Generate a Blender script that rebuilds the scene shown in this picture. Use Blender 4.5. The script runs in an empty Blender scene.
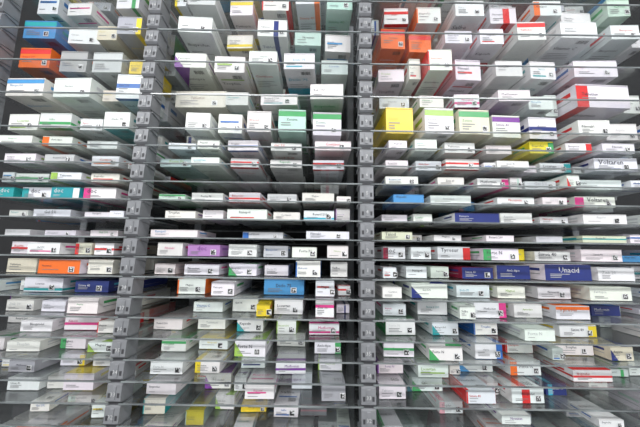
import bpy, random, math
from mathutils import Vector, Matrix
random.seed(23)
R=random.random; U=random.uniform
scn=bpy.context.scene
scn.view_settings.view_transform='Standard'

H0=1.45           # eye height
D=0.65            # aisle distance to the rack front
PITCH=0.044
def slot_z(k): return H0+PITCH*k-0.012
DEPTH=0.38

# ------------------------------------------------------------ materials
def newmat(name):
    m=bpy.data.materials.new(name); m.use_nodes=True
    return m, m.node_tree, m.node_tree.nodes['Principled BSDF']
def noise_mat(name,c1,c2,scale=20,rough=0.5,metal=0.0,bump=0.1):
    m,nt,b=newmat(name)
    n=nt.nodes.new('ShaderNodeTexNoise'); n.inputs['Scale'].default_value=scale; n.inputs['Detail'].default_value=4
    r=nt.nodes.new('ShaderNodeValToRGB'); r.color_ramp.elements[0].color=(*c1,1); r.color_ramp.elements[1].color=(*c2,1)
    r.color_ramp.elements[0].position=.3; r.color_ramp.elements[1].position=.7
    tc=nt.nodes.new('ShaderNodeTexCoord')
    nt.links.new(tc.outputs['Object'],n.inputs['Vector'])
    nt.links.new(n.outputs['Fac'],r.inputs['Fac']); nt.links.new(r.outputs['Color'],b.inputs['Base Color'])
    bp=nt.nodes.new('ShaderNodeBump'); bp.inputs['Strength'].default_value=bump; bp.inputs['Distance'].default_value=.002
    nt.links.new(n.outputs['Fac'],bp.inputs['Height']); nt.links.new(bp.outputs['Normal'],b.inputs['Normal'])
    b.inputs['Roughness'].default_value=rough; b.inputs['Metallic'].default_value=metal
    return m
M_plastic=noise_mat('upright_plastic',(.20,.205,.215),(.26,.265,.28),30,.42,0,.05)
M_slot=noise_mat('slot_dark',(.04,.04,.045),(.06,.06,.065),30,.6)
M_edge=noise_mat('glass_edge',(.10,.11,.115),(.30,.33,.33),14,.2,0,.02)
M_backshade=noise_mat('back_shade_dark',(.02,.02,.021),(.03,.03,.032),6,.8)  # near-black base colour stands in for the deep shade behind the shelves
M_floor=noise_mat('floor_vinyl',(.38,.38,.39),(.45,.45,.46),8,.4)
M_ceil=noise_mat('ceiling_paint',(.7,.7,.7),(.78,.78,.78),8,.8)
# carton: colours stored per face
M_box,nt,b=newmat('printed_carton')
a=nt.nodes.new('ShaderNodeAttribute'); a.attribute_name='Col'
n=nt.nodes.new('ShaderNodeTexNoise'); n.inputs['Scale'].default_value=60
mx=nt.nodes.new('ShaderNodeMix'); mx.data_type='RGBA'; mx.blend_type='MULTIPLY'; mx.inputs['Factor'].default_value=.10
nt.links.new(a.outputs['Color'],mx.inputs['A']); nt.links.new(n.outputs['Fac'],mx.inputs['B'])
nt.links.new(mx.outputs['Result'],b.inputs['Base Color']); b.inputs['Roughness'].default_value=.38
# clear shelf sheet
M_glass,nt,b=newmat('clear_glass'); nt.nodes.remove(b)
out=nt.nodes['Material Output']
tr=nt.nodes.new('ShaderNodeBsdfTransparent'); tr.inputs['Color'].default_value=(.91,.925,.925,1)
gl=nt.nodes.new('ShaderNodeBsdfGlossy'); gl.inputs['Roughness'].default_value=.16; gl.inputs['Color'].default_value=(.86,.88,.89,1)
df=nt.nodes.new('ShaderNodeBsdfDiffuse'); df.inputs['Color'].default_value=(.75,.77,.77,1)
lw=nt.nodes.new('ShaderNodeLayerWeight'); lw.inputs['Blend'].default_value=.5
pw=nt.nodes.new('ShaderNodeMath'); pw.operation='POWER'; pw.inputs[1].default_value=3
ma=nt.nodes.new('ShaderNodeMath'); ma.operation='MULTIPLY_ADD'; ma.inputs[1].default_value=.6; ma.inputs[2].default_value=.07
m1=nt.nodes.new('ShaderNodeMixShader'); m1.inputs[0].default_value=.05
m2=nt.nodes.new('ShaderNodeMixShader')
nt.links.new(lw.outputs['Facing'],pw.inputs[0]); nt.links.new(pw.outputs[0],ma.inputs[0])
nt.links.new(tr.outputs[0],m1.inputs[1]); nt.links.new(df.outputs[0],m1.inputs[2])
nt.links.new(ma.outputs[0],m2.inputs[0]); nt.links.new(m1.outputs[0],m2.inputs[1]); nt.links.new(gl.outputs[0],m2.inputs[2])
nt.links.new(m2.outputs[0],out.inputs['Surface'])

# ------------------------------------------------------------ mesh helper
class MB:
    def __init__(s): s.v=[];s.f=[];s.c=[];s.m=[]
    def face(s,pts,col=(1,1,1),mi=0):
        i=len(s.v); s.v+= [tuple(p) for p in pts]; s.f.append(tuple(range(i,i+len(pts)))); s.c.append(col); s.m.append(mi)
    def box(s,x0,x1,y0,y1,z0,z1,col=(1,1,1),mi=0,ch=0):
        if ch<=0:
            i=len(s.v)
            s.v+=[(x0,y0,z0),(x1,y0,z0),(x1,y1,z0),(x0,y1,z0),(x0,y0,z1),(x1,y0,z1),(x1,y1,z1),(x0,y1,z1)]
            for q in ((0,3,2,1),(4,5,6,7),(0,1,5,4),(1,2,6,5),(2,3,7,6),(3,0,4,7)):
                s.f.append(tuple(i+j for j in q)); s.c.append(col); s.m.append(mi)
        else:
            prof=[(x0,y1),(x0,y0+ch),(x0+ch,y0),(x1-ch,y0),(x1,y0+ch),(x1,y1)]
            i=len(s.v); n=len(prof)
            for (zz,ins) in ((z0,ch*.6),(z0+ch,0),(z1-ch,0),(z1,ch*.6)):
                for (px,py) in prof:
                    s.v.append((px+(ins if px<(x0+x1)/2 else -ins),py+(ins if py<y1 else 0),zz))
            for L in range(3):
                for j in range(n):
                    k=(j+1)%n
                    s.f.append((i+L*n+j,i+L*n+k,i+(L+1)*n+k,i+(L+1)*n+j)); s.c.append(col); s.m.append(mi)
            s.f.append(tuple(i+j for j in reversed(range(n)))); s.c.append(col); s.m.append(mi)
            s.f.append(tuple(i+3*n+j for j in range(n))); s.c.append(col); s.m.append(mi)
    def prism(s,prof,x0,x1,mi=0):   # profile in (y,z), extruded along x
        n=len(prof); i=len(s.v)
        for xx in (x0,x1):
            for (y,z) in prof: s.v.append((xx,y,z))
        for j in range(n):
            k=(j+1)%n
            s.f.append((i+j,i+k,i+n+k,i+n+j)); s.c.append((1,1,1)); s.m.append(mi)
        s.f.append(tuple(i+j for j in reversed(range(n)))); s.c.append((1,1,1)); s.m.append(mi)
        s.f.append(tuple(i+n+j for j in range(n))); s.c.append((1,1,1)); s.m.append(mi)
    def obj(s,name,mats,parent=None):
        me=bpy.data.meshes.new(name); me.from_pydata(s.v,[],s.f)
        at=me.color_attributes.new('Col','FLOAT_COLOR','CORNER')
        buf=[]
        for f,c in zip(s.f,s.c): buf+=[c[0],c[1],c[2],1.0]*len(f)
        at.data.foreach_set('color',buf)
        for m in mats: me.materials.append(m)
        me.polygons.foreach_set('material_index',s.m); me.update()
        o=bpy.data.objects.new(name,me); scn.collection.objects.link(o)
        if parent: o.parent=parent
        return o

# ------------------------------------------------------------ word meshes
def word_mesh(t):
    c=bpy.data.curves.new('w','FONT'); c.body=t; c.resolution_u=1; c.size=1
    o=bpy.data.objects.new('w',c); scn.collection.objects.link(o)
    dg=bpy.context.evaluated_depsgraph_get(); me=o.evaluated_get(dg).to_mesh()
    vs=[(v.co.x,v.co.y) for v in me.vertices]; fs=[tuple(p.vertices) for p in me.polygons]
    o.evaluated_get(dg).to_mesh_clear(); bpy.data.objects.remove(o); bpy.data.curves.remove(c)
    x0=min(v[0] for v in vs);x1=max(v[0] for v in vs);y0=min(v[1] for v in vs);y1=max(v[1] for v in vs)
    return [(a-x0,b-y0) for a,b in vs],fs,x1-x0,y1-y0
WORDS=['Ibuprofen','Bisoprolol','Retard 200','Tabletten','Forte N','Kapseln','Salbe','Tropfen','Pantopra','Ramipril','Metformin',
 'Zink 20','Amlodipin','Simva 40','Novamin','Torasemid','Losartan','Filmtabl.','Diclo 75','Gel 5%','Aspirin','Vitamin C','Magnes.','Cortison']
WM={w:word_mesh(w) for w in WORDS+['doc','Talcid','Unacid','Voltaren','Tyrosur','Zentiva']}
BIG={'doc','Talcid','Unacid','Voltaren','Tyrosur'}
NUM={k:word_mesh(str(k)) for k in range(1,40)}

# ------------------------------------------------------------ colours
C=dict(white=(.91,.91,.90),off=(.82,.81,.78),cream=(.78,.73,.60),grey=(.42,.44,.46),lg=(.64,.66,.67),red=(.72,.03,.03),orange=(.88,.17,.02),
 yellow=(.88,.68,.03),green=(.06,.38,.12),lime=(.36,.58,.10),teal=(.02,.36,.38),cyan=(.05,.45,.62),blue=(.03,.15,.48),sky=(.08,.34,.68),
 navy=(.02,.035,.20),purple=(.22,.05,.34),lilac=(.48,.24,.56),pink=(.75,.05,.27),rose=(.80,.40,.46),maroon=(.30,.015,.05),black=(.03,.03,.03),mint=(.58,.76,.67),
 brown=(.30,.15,.06))
ACC=['red','red','orange','yellow','green','lime','teal','cyan','blue','blue','sky','navy','purple','pink','rose','mint','lilac','green','grey','lg','navy']
INK=(.05,.05,.07)

def carton(mb,x,y,z,w,l,h,yaw=0,body='white',acc=None,style=None,word=None):
    """x,y = centre of the front end, z = bottom."""
    bc=tuple(c*U(.90,1.02) for c in C[body])
    acc=acc or random.choice(ACC); ac=C[acc]
    style=style or random.choice(['band','stripe','text','text','text','corner','side','under','text','thin','thin','tri'])
    ca,sa=math.cos(yaw),math.sin(yaw)
    def P(u,v,q):
        return (x+u*ca-v*sa, y+u*sa+v*ca, z+q)
    X0,X1=-w/2,w/2
    c8=[P(X0,0,0),P(X1,0,0),P(X1,l,0),P(X0,l,0),P(X0,0,h),P(X1,0,h),P(X1,l,h),P(X0,l,h)]
    i=len(mb.v); mb.v+=c8
    topc=bc; endc=bc
    if style in('full2','lid'): topc=ac
    if style=='fullend': endc=ac
    for q,cc in (((0,3,2,1),bc if style!='full2' else ac),((4,5,6,7),topc),((0,1,5,4),endc),((1,2,6,5),bc),((2,3,7,6),endc),((3,0,4,7),bc)):
        mb.f.append(tuple(i+j for j in q)); mb.c.append(cc); mb.m.append(0)
    e=.0005
    def front(u0,u1,q0,q1,col,s=1):
        a,b=X0+u0*w,X0+u1*w
        mb.face([P(a,-e*s,q0*h),P(b,-e*s,q0*h),P(b,-e*s,q1*h),P(a,-e*s,q1*h)],col)
    def top(u0,u1,v0,v1,col,s=1):
        a,b=X0+u0*w,X0+u1*w
        mb.face([P(a,v0*l,h+e*s),P(b,v0*l,h+e*s),P(b,v1*l,h+e*s),P(a,v1*l,h+e*s)],col)
    def bot(u0,u1,v0,v1,col,s=1):
        a,b=X0+u0*w,X0+u1*w
        mb.face([P(a,v0*l,-e*s),P(a,v1*l,-e*s),P(b,v1*l,-e*s),P(b,v0*l,-e*s)],col)
    def side(sgn,v0,v1,q0,q1,col):
        a=(X1+e) if sgn>0 else (X0-e)
        pts=[P(a,v0*l,q0*h),P(a,v1*l,q0*h),P(a,v1*l,q1*h),P(a,v0*l,q1*h)]
        mb.face(pts if sgn>0 else pts[::-1],col)
    def text(face,wd,u,v,size_w,maxh,col):
        vs,fs,tw,th=WM[wd]
        sc=min(size_w*w/tw,maxh/th)
        i=len(mb.v)
        for (a,b) in vs:
            if face=='f': p=P(X0+u*w+a*sc,-2*e,v*h+b*sc)
            elif face=='t': p=P(X0+u*w+a*sc,v*l+b*sc,h+2*e)
            else: p=P(X0+u*w+a*sc,v*l-b*sc,-2*e)
            mb.v.append(p)
        for f in fs:
            mb.f.append(tuple(i+j for j in f)); mb.c.append(col); mb.m.append(0)
    dark=tuple(c*.55 for c in endc)
    front(.0,1,.93,.955,dark); front(.04,.05,.935,1,dark); front(.95,.96,.935,1,dark)
    inkf=INK if sum(endc)>1.0 else (.8,.8,.8)
    if style=='band':
        a=U(0,.7); b2=a+U(.10,.28); front(a,b2,0,.92,ac); top(a,b2,0,1,ac); bot(a,b2,0,1,ac)
    elif style=='stripe':
        q=U(.06,.6); front(0,1,q,q+.18,ac); top(0,1,.0,.10,ac); bot(0,1,.0,.10,ac); side(1,0,1,q,q+.16,ac); side(-1,0,1,q,q+.16,ac)
    elif style=='thin':
        q=U(.08,.7); front(.08,U(.5,.95),q,q+.10,ac); top(.1,.9,.2,.23,ac); bot(.1,.9,.2,.23,ac)
    elif style=='corner':
        s=random.choice([0,1]); a=(0,.22) if s else (.78,1)
        front(*a,0,.92,ac); top(*a,0,.5,ac); bot(*a,0,1,ac)
    elif style=='side':
        side(1,0,1,0,1,ac); side(-1,0,1,0,1,ac); front(0,.05,0,.92,ac); top(0,.10,0,1,ac); bot(.9,1,0,1,ac)
    elif style=='under':
        front(.08,.6,.12,.20,ac); bot(0,1,.65,.9,ac); top(0,1,.65,.9,ac)
    elif style=='tri':
        mb.face([P(X0,-e,0),P(X0+.3*w,-e,0),P(X0,-e,.8*h)],ac)
        mb.face([P(X1,0,h+e),P(X1,l*.6,h+e),P(X0+.5*w,0,h+e)],ac); mb.face([P(X0,0,-e),P(X0,l*.6,-e),P(X0+.5*w,0,-e)],ac)
    elif style=='lid':
        front(0,1,.7,.92,ac); bot(0,1,.75,1,ac)
    wd=word or random.choice(WORDS)
    tcol=inkf if R()<.5 or sum(endc)<1.0 else tuple(c*.8 for c in ac)
    if style in('band','corner','tri'): tcol=inkf
    big=wd in BIG
    mh=.012 if big else U(.004,.0085)
    text('f',wd,.10 if R()<.6 else .3,.5 if h>.012 else .3,.6 if big else U(.35,.55),min(mh,h*.4),tcol)
    soft=tuple(c*.45+.22 for c in inkf)
    if h>.016:
        for q in (.38,.28,.18):
            if R()<.7: front(.1,.1+U(.2,.45),q,q+.035,soft,2)
    if R()<.55:
        s=min(.010,h*.45); fu=U(.66,.8); q0=.15
        mbw=s/w; mbh=s/h
        front(fu-.02,fu+mbw+.02,q0-.04,q0+mbh+.04,(.85,.85,.85),2)
        n=5
        for a in range(n):
            for b in range(n):
                if a==0 or b==0 or R()<.5:
                    front(fu+mbw*a/n,fu+mbw*(a+1)/n,q0+mbh*b/n,q0+mbh*(b+1)/n,(.03,.03,.03),3)
    for fn,fk in ((top,'t'),(bot,'b')):
        tc=INK if sum(topc)>1 else (.8,.8,.8)
        text(fk,wd,.1,.30 if fk=='t' else .38,.65,.014,tc if R()<.5 else (ac if sum(topc)>1 else tc))
        for j in range(4):
            v=.5+j*.06
            fn(.1,U(.4,.88),v,v+.014,tuple(c*.5+.28 for c in tc),2)
        if R()<.4:
            for j in range(9):
                fn(.55+j*.035,.55+j*.035+U(.01,.022),.08,.18,(.05,.05,.05),2)
    side(1,.12,.7,.35,.40,(.4,.4,.42)); side(-1,.12,.7,.35,.40,(.4,.4,.42))
    side(1,.12,.45,.58,.75,ac); side(-1,.12,.45,.58,.75,ac)

# ------------------------------------------------------------ rack
UP=[-0.835,-0.4305,0.1085,0.905]
rack=bpy.data.objects.new('glass_shelf_rack',None); scn.collection.objects.link(rack)
M_lab=noise_mat('label_white',(.6,.6,.6),(.65,.65,.65))
KLO,KHI=-30,19
TALLS=set([8,10,12,14,16])
for ui,ux in enumerate(UP):
    mb=MB(); hw=.0155
    zt=slot_z(KHI)+.06
    mb.box(ux-hw*.85,ux+hw*.85,.004,.042,.02,zt)
    for k in range(KLO,KHI+1):
        z=slot_z(k)
        mb.prism([(.040,z+.002),(.002,z+.002),(-.003,z+.006),(-.001,z+.037),(.002,z+.040),(.040,z+.040)],ux-hw,ux+hw)
        mb.prism([(.0,z+.005),(-.0045,z+.009),(-.0028,z+.034),(.0,z+.037)],ux-.004,ux+.004)
        for s in(-1,1):
            xa,xb=sorted((ux+s*(hw-.001),ux+s*(hw+.0035)))
            mb.prism([(.036,z-.0035),(.003,z-.0035),(.003,z-.006),(.036,z-.012)],xa,xb)
        mb.box(ux-hw*.85,ux+hw*.85,.003,.01,z-.003,z+.001,mi=1)
        for s in(-1,1):
            mb.box(ux+s*.0098-.0022,ux+s*.0098+.0022,-.0032,.0,z+.012,z+.021,mi=1)
        vs,fs,tw,th=NUM[(abs(k+39)%38)+1]; sc=.008/th
        i=len(mb.v)
        for a,b2 in vs: mb.v.append((ux-tw*sc/2+a*sc,-.0054,z+.016+b2*sc))
        for f in fs: mb.f.append(tuple(i+j for j in f)); mb.c.append((1,1,1)); mb.m.append(2)
    mb.box(ux-.012,ux+.012,DEPTH-.03,DEPTH+.01,.02,zt,ch=.002)
    mb.box(ux-.03,ux+.03,-.005,DEPTH+.01,0,.022)
    mb.obj('upright_%d'%(ui+1),[M_plastic,M_slot,M_lab],rack)
for bay in range(3):
    g=MB(); ed=MB()
    xa,xb=UP[bay]+.0165,UP[bay+1]-.0165
    for k in range(KLO,KHI+1):
        z=slot_z(k)
        if k in TALLS: continue
        g.face([(xa-.006,0.003,z),(xb+.006,.003,z),(xb+.006,DEPTH,z),(xa-.006,DEPTH,z)])
        ed.box(xa-.006,xb+.006,.0,.003,z-.003,z)
        ed.box(xa-.006,xb+.006,DEPTH,DEPTH+.003,z-.003,z)
    g.obj('glass_panes_%d'%(bay+1),[M_glass],rack); ed.obj('glass_edges_%d'%(bay+1),[M_edge],rack)

# ------------------------------------------------------------ stock
S={}
S[1,5]=[(165,34,20,'mint','lime','text',0),(205,30,20,'white','cyan','text',0),(243,30,22,'white','red','stripe',0),(285,34,20,'off','green','text',0),(328,34,24,'white','red','stripe',0)]
S[1,6]=[(180,30,16,'white','green','text',0),(207,24,24,'white','blue','text',0),(241,34,26,'white','blue','stripe',0),(285,34,20,'white','red','text',0),(332,40,24,'white','red','text',0)]
S[1,7]=[(198,26,45,'white','lg','text',0),(228,26,50,'white','blue','thin',0),(258,26,54,'off','red','text','Bisoprolol'),(291,30,58,'mint','green','lid','Zentiva'),(326,32,62,'white','green','lid','Zentiva')]
S[1,9]=[(192,60,46,'cream','brown','text','Tabletten'),(232,26,36,'lg','teal','text',0),(276,42,30,'white','teal','under',0),(325,36,40,'white','green','text','Ibuprofen')]
S[1,11]=[(188,34,40,'white','purple','tri','Pantopra'),(225,34,46,'white','lime','thin',0),(262,30,36,'white','red','text',0),(297,34,44,'white','cyan','under',0),(333,30,40,'lg','blue','text',0)]
S[1,13]=[(195,36,44,'white','lg','text',0),(233,30,40,'off','yellow','stripe',0),(270,32,48,'white','navy','band',0),(305,30,40,'mint','lime','text',0),(340,30,52,'white','sky','thin',0)]
S[1,15]=[(200,30,40,'off','lg','text',0),(236,26,44,'white','yellow','lid',0),(272,30,50,'white','red','side',0),(305,26,44,'white','orange','corner',0),(338,28,48,'mint','green','text',0)]
S[1,3]=[(171,28,16,'mint','green','lid',0),(205,34,22,'white','blue','text','Forte N'),(243,34,24,'white','red','stripe',0),(281,32,22,'white','lg','text',0),(318,34,22,'off','red','text',0)]
S[1,2]=[(180,32,19,'white','purple','text',0),(212,22,22,'white','lg','text',0),(248,42,23,'white','red','thin',0),(287,28,18,'off','blue','text',0),(319,32,22,'white','cyan','stripe',0)]
S[1,1]=[(173,50,17,'white','sky','text',0),(262,44,15,'lg','blue','band',0),(328,46,18,'white','green','text','Filmtabl.')]
S[1,0]=[(173,26,30,'off','pink','text',0),(206,34,26,'lilac','purple','text','doc'),(243,30,28,'white','lg','text',0),(276,26,26,'lg','blue','text',0),(305,26,24,'white','navy','text',0),(338,22,28,'off','lime','text',0)]
S[1,-1]=[(162,22,24,'off','lg','text',0),(200,38,24,'white','pink','text',0),(243,30,27,'white','green','tri',0),(276,26,24,'white','lg','text',0),(309,26,36,'white','blue','side',0),(340,18,34,'off','lg','text',0)]
S[1,-2]=[(190,30,34,'white','orange','side',0),(225,24,30,'white','green','text',0),(284,44,34,'sky','blue','full2',0),(326,20,34,'white','red','thin',0)]
S[1,-3]=[(204,34,22,'white','blue','text',0),(242,30,36,'white','lg','text',0),(289,32,32,'white','lg','text',0),(326,20,36,'white','pink','stripe',0)]
S[1,-4]=[(160,34,24,'white','red','text','Retard 200'),(205,32,26,'white','lg','text',0),(248,30,26,'white','teal','tri',0),(287,22,30,'white','lime','side',0),(326,34,24,'white','pink','stripe',0)]
S[1,-5]=[(170,28,24,'off','green','lid',0),(208,34,24,'white','yellow','full2',0),(252,34,36,'white','lime','tri',0),(330,30,26,'white','green','corner',0)]
S[1,-6]=[(166,36,26,'white','lg','text',0),(206,28,28,'white','yellow','corner',0),(250,28,28,'white','navy','thin',0),(292,34,28,'white','purple','stripe',0),(333,28,26,'white','lime','side',0)]
S[1,-7]=[(160,34,24,'off','lg','text',0),(213,30,34,'white','purple','tri',0),(262,32,28,'white','pink','thin',0),(303,24,36,'white','lg','text',0),(336,26,36,'grey','lg','text',0)]
S[0,13]=[(30,36,52,'sky','teal','lid',0),(72,36,44,'white','lg','text',0),(100,22,40,'cream','yellow','text',0),(128,26,50,'grey','yellow','corner',0)]
S[0,11]=[(28,34,56,'orange','red','lid',0),(62,30,60,'grey','orange','text',0),(97,34,58,'lg','grey','under',0),(130,24,40,'yellow','orange','text',0)]
S[0,9]=[(24,42,48,'white','sky','lid',0),(70,42,52,'white','lg','text',0),(104,18,30,'cream','yellow','text',0),(126,28,66,'white','blue','stripe','Gel 5%')]
S[0,7]=[(20,34,42,'white','lime','under',0),(58,34,38,'off','green','stripe',0),(90,24,30,'white','red','text',0),(118,28,44,'white','teal','full2',0)]
S[0,6]=[(20,36,22,'white','green','text',0),(58,32,24,'off','orange','corner',0),(98,34,20,'white','lg','text',0)]
S[0,5]=[(20,34,24,'white','lime','text',0),(60,32,22,'lg','blue','text',0),(100,30,26,'white','orange','thin',0)]
S[0,4]=[(25,36,22,'white','green','stripe',0),(66,32,22,'white','lime','corner',0),(103,30,22,'off','red','thin',0)]
S[0,3]=[(6,20,26,'teal','teal','fullend','doc'),(36,32,27,'white','teal','corner','doc'),(68,30,27,'teal','white','corner','doc'),(101,34,28,'white','pink','corner','doc')]
S[0,2]=[(16,20,16,'lg','teal','text',0),(46,40,20,'white','lg','text',0),(96,30,14,'off','lg','text',0)]
S[0,1]=[(10,28,14,'off','lg','text',0),(60,34,12,'lg','grey','text',0),(100,30,14,'off','green','text',0)]
S[0,0]=[(16,26,28,'white','red','stripe',0),(48,34,26,'white','pink','thin',0),(82,18,27,'cream','red','corner',0),(106,20,27,'white','red','stripe',0)]
S[0,-1]=[(16,32,32,'cream','lg','text',0),(64,44,31,'white','orange','fullend','Novamin'),(102,26,32,'off','lg','text',0)]
S[0,-2]=[(38,42,32,'white','teal','stripe',0),(88,36,26,'navy','cyan','text',0)]
S[0,-3]=[(14,30,24,'off','lg','text',0),(50,26,24,'white','lg','text',0),(86,34,34,'white','green','text','Aspirin')]
S[0,-4]=[(34,34,24,'white','lg','text',0),(74,40,32,'white','pink','stripe',0)]
S[0,-5]=[(20,36,22,'white','lg','text',0),(62,30,24,'off','green','corner',0),(98,28,22,'white','lime','tri',0)]
S[0,-6]=[(18,30,24,'grey','lg','text',0),(55,28,26,'white','yellow','corner',0),(92,32,22,'off','lg','text',0)]
S[0,-7]=[(14,36,26,'white','lg','text',0),(70,34,38,'white','yellow','full2',0)]
S[2,15]=[(398,28,50,'white','red','stripe',0),(432,28,50,'white','orange','side',0),(470,32,46,'white','lg','text',0),(510,30,50,'white','red','band',0),(548,30,44,'white','orange','corner',0),(590,36,46,'white','teal','text',0)]
S[2,13]=[(394,28,60,'orange','red','lid',0),(424,26,54,'orange','red','lid',0),(458,30,36,'white','lg','text',0),(492,26,44,'white','red','under',0),(528,30,52,'white','red','lid',0),(572,40,46,'white','lg','text',0),(618,30,40,'white','red','text',0)]
S[2,11]=[(394,30,36,'white','lime','text',0),(438,26,58,'white','red','side',0),(474,30,60,'white','red','thin',0),(512,30,44,'off','lg','text',0),(550,30,50,'white','teal','under',0),(600,48,46,'white','blue','text',0)]
S[2,9]=[(396,34,30,'lg','red','text',0),(434,28,32,'white','green','text',0),(470,28,36,'white','pink','stripe',0),(510,34,30,'off','lg','text',0),(548,28,36,'white','sky','text',0),(608,62,64,'white','red','corner','Tabletten')]
S[2,7]=[(398,30,68,'yellow','yellow','full2','Kapseln'),(437,32,66,'white','lime','lid','Zentiva'),(472,34,64,'cream','green','lid','Zentiva'),(508,32,58,'white','purple','lid','Simva 40'),(547,32,58,'white','navy','stripe','Aspirin'),(590,34,40,'white','red','text',0),(628,34,44,'off','lg','text',0)]
S[2,6]=[(396,20,24,'white','navy','text',0),(424,24,30,'white','teal','text',0),(460,34,26,'white','yellow','text',0),(500,28,22,'off','red','text',0),(541,26,30,'yellow','green','corner',0),(575,28,24,'white','red','corner',0),(614,36,24,'white','lg','text',0)]
S[2,5]=[(396,24,20,'off','lg','text',0),(430,28,24,'white','red','text',0),(462,36,26,'white','red','stripe',0),(510,34,20,'white','lg','text',0),(560,34,24,'white','teal','corner',0),(614,46,32,'white','navy','under','Voltaren')]
S[2,4]=[(400,34,20,'white','blue','text',0),(450,28,22,'off','pink','text',0),(495,34,24,'white','pink','corner',0),(545,34,20,'white','lg','text',0),(602,50,24,'white','teal','text',0)]
S[2,3]=[(407,32,20,'sky','blue','full2',0),(453,44,24,'white','lg','text',0),(517,40,20,'white','red','text',0),(554,26,20,'off','lg','text',0),(600,44,26,'white','pink','corner','Voltaren')]
S[2,2]=[(396,28,18,'off','lg','text',0),(424,20,20,'white','green','text',0),(476,48,22,'white','navy','fullend','Pantopra'),(520,34,26,'white','lg','text',0),(558,30,18,'off','red','text',0),(604,46,24,'white','lg','text',0)]
S[2,1]=[(396,32,18,'cream','brown','text','Talcid'),(450,30,14,'off','lg','text',0),(500,30,14,'white','green','text',0),(552,28,14,'lg','lg','text',0),(602,46,16,'cream','teal','stripe',0)]
S[2,0]=[(396,24,28,'white','maroon','corner','doc'),(423,22,28,'white','lg','text',0),(458,36,30,'white','red','corner','Tyrosur'),(500,38,27,'white','green','corner',0),(558,38,22,'off','lg','text',0),(606,44,28,'white','lg','text',0)]
S[2,-1]=[(390,14,24,'white','red','thin',0),(418,22,26,'white','lg','text',0),(444,20,26,'off','lg','text',0),(480,34,26,'maroon','navy','fullend',0),(517,36,32,'white','navy','fullend',0),(566,50,36,'white','navy','fullend','Unacid'),(618,40,30,'white','lg','text',0)]
S[2,-2]=[(392,20,24,'white','lg','text',0),(430,38,32,'white','navy','tri',0),(478,36,28,'white','cyan','text',0),(516,30,26,'white','lime','text',0),(560,36,26,'off','lg','text',0),(610,44,30,'white','lg','text',0)]
S[2,-3]=[(398,26,26,'white','pink','text',0),(440,34,30,'off','teal','text',0),(494,36,36,'white','pink','corner','Metformin'),(535,32,30,'white','lime','text',0),(576,38,30,'white','orange','lid','Tyrosur'),(628,34,24,'navy','blue','full2',0)]
S[2,-4]=[(405,34,36,'green','white','fullend',0),(452,30,28,'white','teal','tri',0),(496,28,28,'white','blue','side',0),(538,32,24,'white','lg','text',0),(590,44,26,'white','yellow','corner',0)]
S[2,-5]=[(402,34,30,'white','green','stripe','Torasemid'),(446,36,30,'white','green','tri','Forte N'),(492,30,34,'white','blue','corner',0),(536,32,28,'white','red','side',0),(590,46,26,'white','yellow','full2',0)]
S[2,-6]=[(396,30,26,'off','purple','side',0),(438,34,28,'white','lime','thin',0),(490,40,26,'white','sky','tri',0),(538,36,32,'white','orange','corner',0),(596,44,24,'white','red','stripe',0)]
S[2,-7]=[(396,30,30,'white','lg','text',0),(438,36,30,'white','green','tri','Salbe'),(482,32,26,'white','red','side',0),(530,36,30,'white','red','band',0),(572,24,26,'navy','cyan','band',0)]

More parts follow.
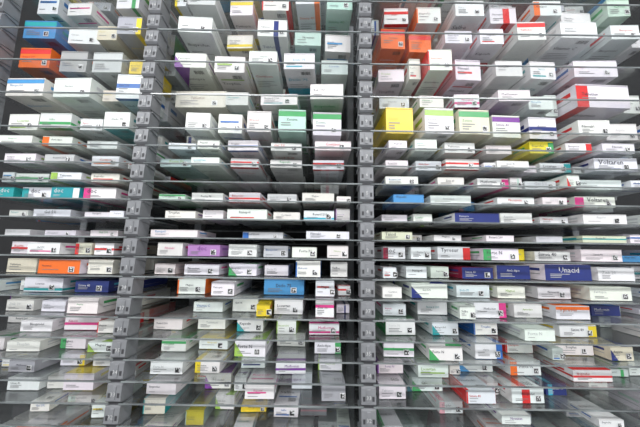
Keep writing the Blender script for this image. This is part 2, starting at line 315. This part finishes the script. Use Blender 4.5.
BODY=['white']*24+['off']*6+['cream','lg','lg','mint','grey','sky','yellow']
for bay in range(3):
    mb=MB()
    xa,xb=UP[bay]+.028,UP[bay+1]-.028
    for k in range(-16,18):
        if k in TALLS: continue
        z=slot_z(k)+.0018
        room=PITCH*(2 if (k+1) in TALLS else 1)-.008
        used=[]
        backp=.35 if -2<=k<=4 else .8
        sc=.00236*(1+.215*(z-H0))
        for (u,wu,h,bd,ac,st,wd) in S.get((bay,k),[]):
            w=wu*sc*.93; cx=(u-320)*sc
            cx=min(max(cx,xa+w/2),xb-w/2)
            used.append([cx-w/2,cx+w/2])
            l=U(.11,.155) if k>-2 else U(.13,.19)
            y=U(.012,.045) if k>-3 else U(.012,.08)
            if k>=9: y=U(.012,.08)
            hh=min(h/1000.0,room)
            yw=.03 if -3<k<6 else .05
            carton(mb,cx,y,z,w*(.97 if yw>.04 else 1),l,hh,U(-yw,yw),bd,ac,st,wd or None)
            y2=y+l+U(.012,.03)
            if R()<backp:
                l2=min(l,DEPTH-.01-y2)
                if l2>.05: carton(mb,cx,y2,z,w,l2,hh,U(-.015,.015),bd if R()<.6 else random.choice(BODY),ac,None,wd or None)
        used.sort(); gaps=[]; cur=xa
        for a,b_ in used:
            if a-cur>.03: gaps.append((cur,a))
            cur=max(cur,b_)
        if xb-cur>.03: gaps.append((cur,xb))
        full=not used
        fp=.5 if -2<=k<=4 else (.75 if k<-2 else .9)
        for ga,gb in gaps:
            x=ga+U(.003,.01)
            while x<gb-.03:
                w=U(.045,.085)
                if x+w>gb-.003: w=gb-.004-x
                if w<.026: break
                h=min(room,U(.45,.9)*room if room>.05 else U(.014,.033))
                l=U(.10,.17); y=U(.015,.07) if R()<.6 else U(.08,.17)
                bd=random.choice(BODY); ac=random.choice(ACC)
                if R()<fp:
                    carton(mb,x+w/2,y,z,w*.88,l,h,U(-.07,.07),bd,ac)
                    y2=y+l+U(.012,.03); l2=min(.14,DEPTH-.01-y2)
                    if l2>.06 and R()<backp: carton(mb,x+w/2,y2,z,w*.92,l2,min(room,h*U(.8,1.1)),U(-.02,.02),random.choice(BODY) if R()<.5 else bd,ac)
                x+=w+U(.003,.018)
    mb.obj('medicine_boxes',[M_box])

# ------------------------------------------------------------ room
def plane_box(name,x0,x1,y0,y1,z0,z1,m):
    b=MB(); b.box(x0,x1,y0,y1,z0,z1); return b.obj(name,[m])
plane_box('floor',-3,3,-2.5,1.2,-.05,0,M_floor)
plane_box('ceiling',-3,3,-2.5,1.2,2.75,2.8,M_ceil)
plane_box('wall_back',-3,3,.46,.52,0,2.75,M_backshade)

M_em,nt,b=newmat('lamp_diffuser'); b.inputs['Emission Color'].default_value=(1,1,1,1); b.inputs['Emission Strength'].default_value=3
for i,lx in enumerate((-.9,.9)):
    e=bpy.data.objects.new('ceiling_lamp',None); scn.collection.objects.link(e); e.location=(lx,-1.35,2.75)
    h=MB(); h.box(-.62,.62,-.16,.16,-.06,0); o=h.obj('housing',[M_plastic],e)
    d=MB(); d.box(-.6,.6,-.14,.14,-.064,-.0601); d.obj('diffuser',[M_em],e)
    L=bpy.data.lights.new('lamp_light','AREA'); L.shape='RECTANGLE'; L.size=1.2; L.size_y=.4; L.energy=36; L.color=(.98,.99,1)
    lo=bpy.data.objects.new('lamp_light',L); scn.collection.objects.link(lo); lo.parent=e; lo.location=(0,.0,-.09)
    lo.rotation_euler=(math.radians(48),0,0)
w=bpy.data.worlds.new('World'); scn.world=w; w.use_nodes=True
w.node_tree.nodes['Background'].inputs['Color'].default_value=(.95,.975,1,1)
w.node_tree.nodes['Background'].inputs['Strength'].default_value=.76

# ------------------------------------------------------------ camera
cam=bpy.data.cameras.new('camera'); co=bpy.data.objects.new('camera',cam); scn.collection.objects.link(co)
cam.lens=284/640*36; cam.sensor_width=36; cam.clip_start=.01
rot=Matrix.Rotation(math.radians(90+7.97),4,'X')@Matrix.Rotation(math.radians(.8),4,'Z')
co.matrix_world=Matrix.Translation((0,-D,H0))@rot
scn.camera=co
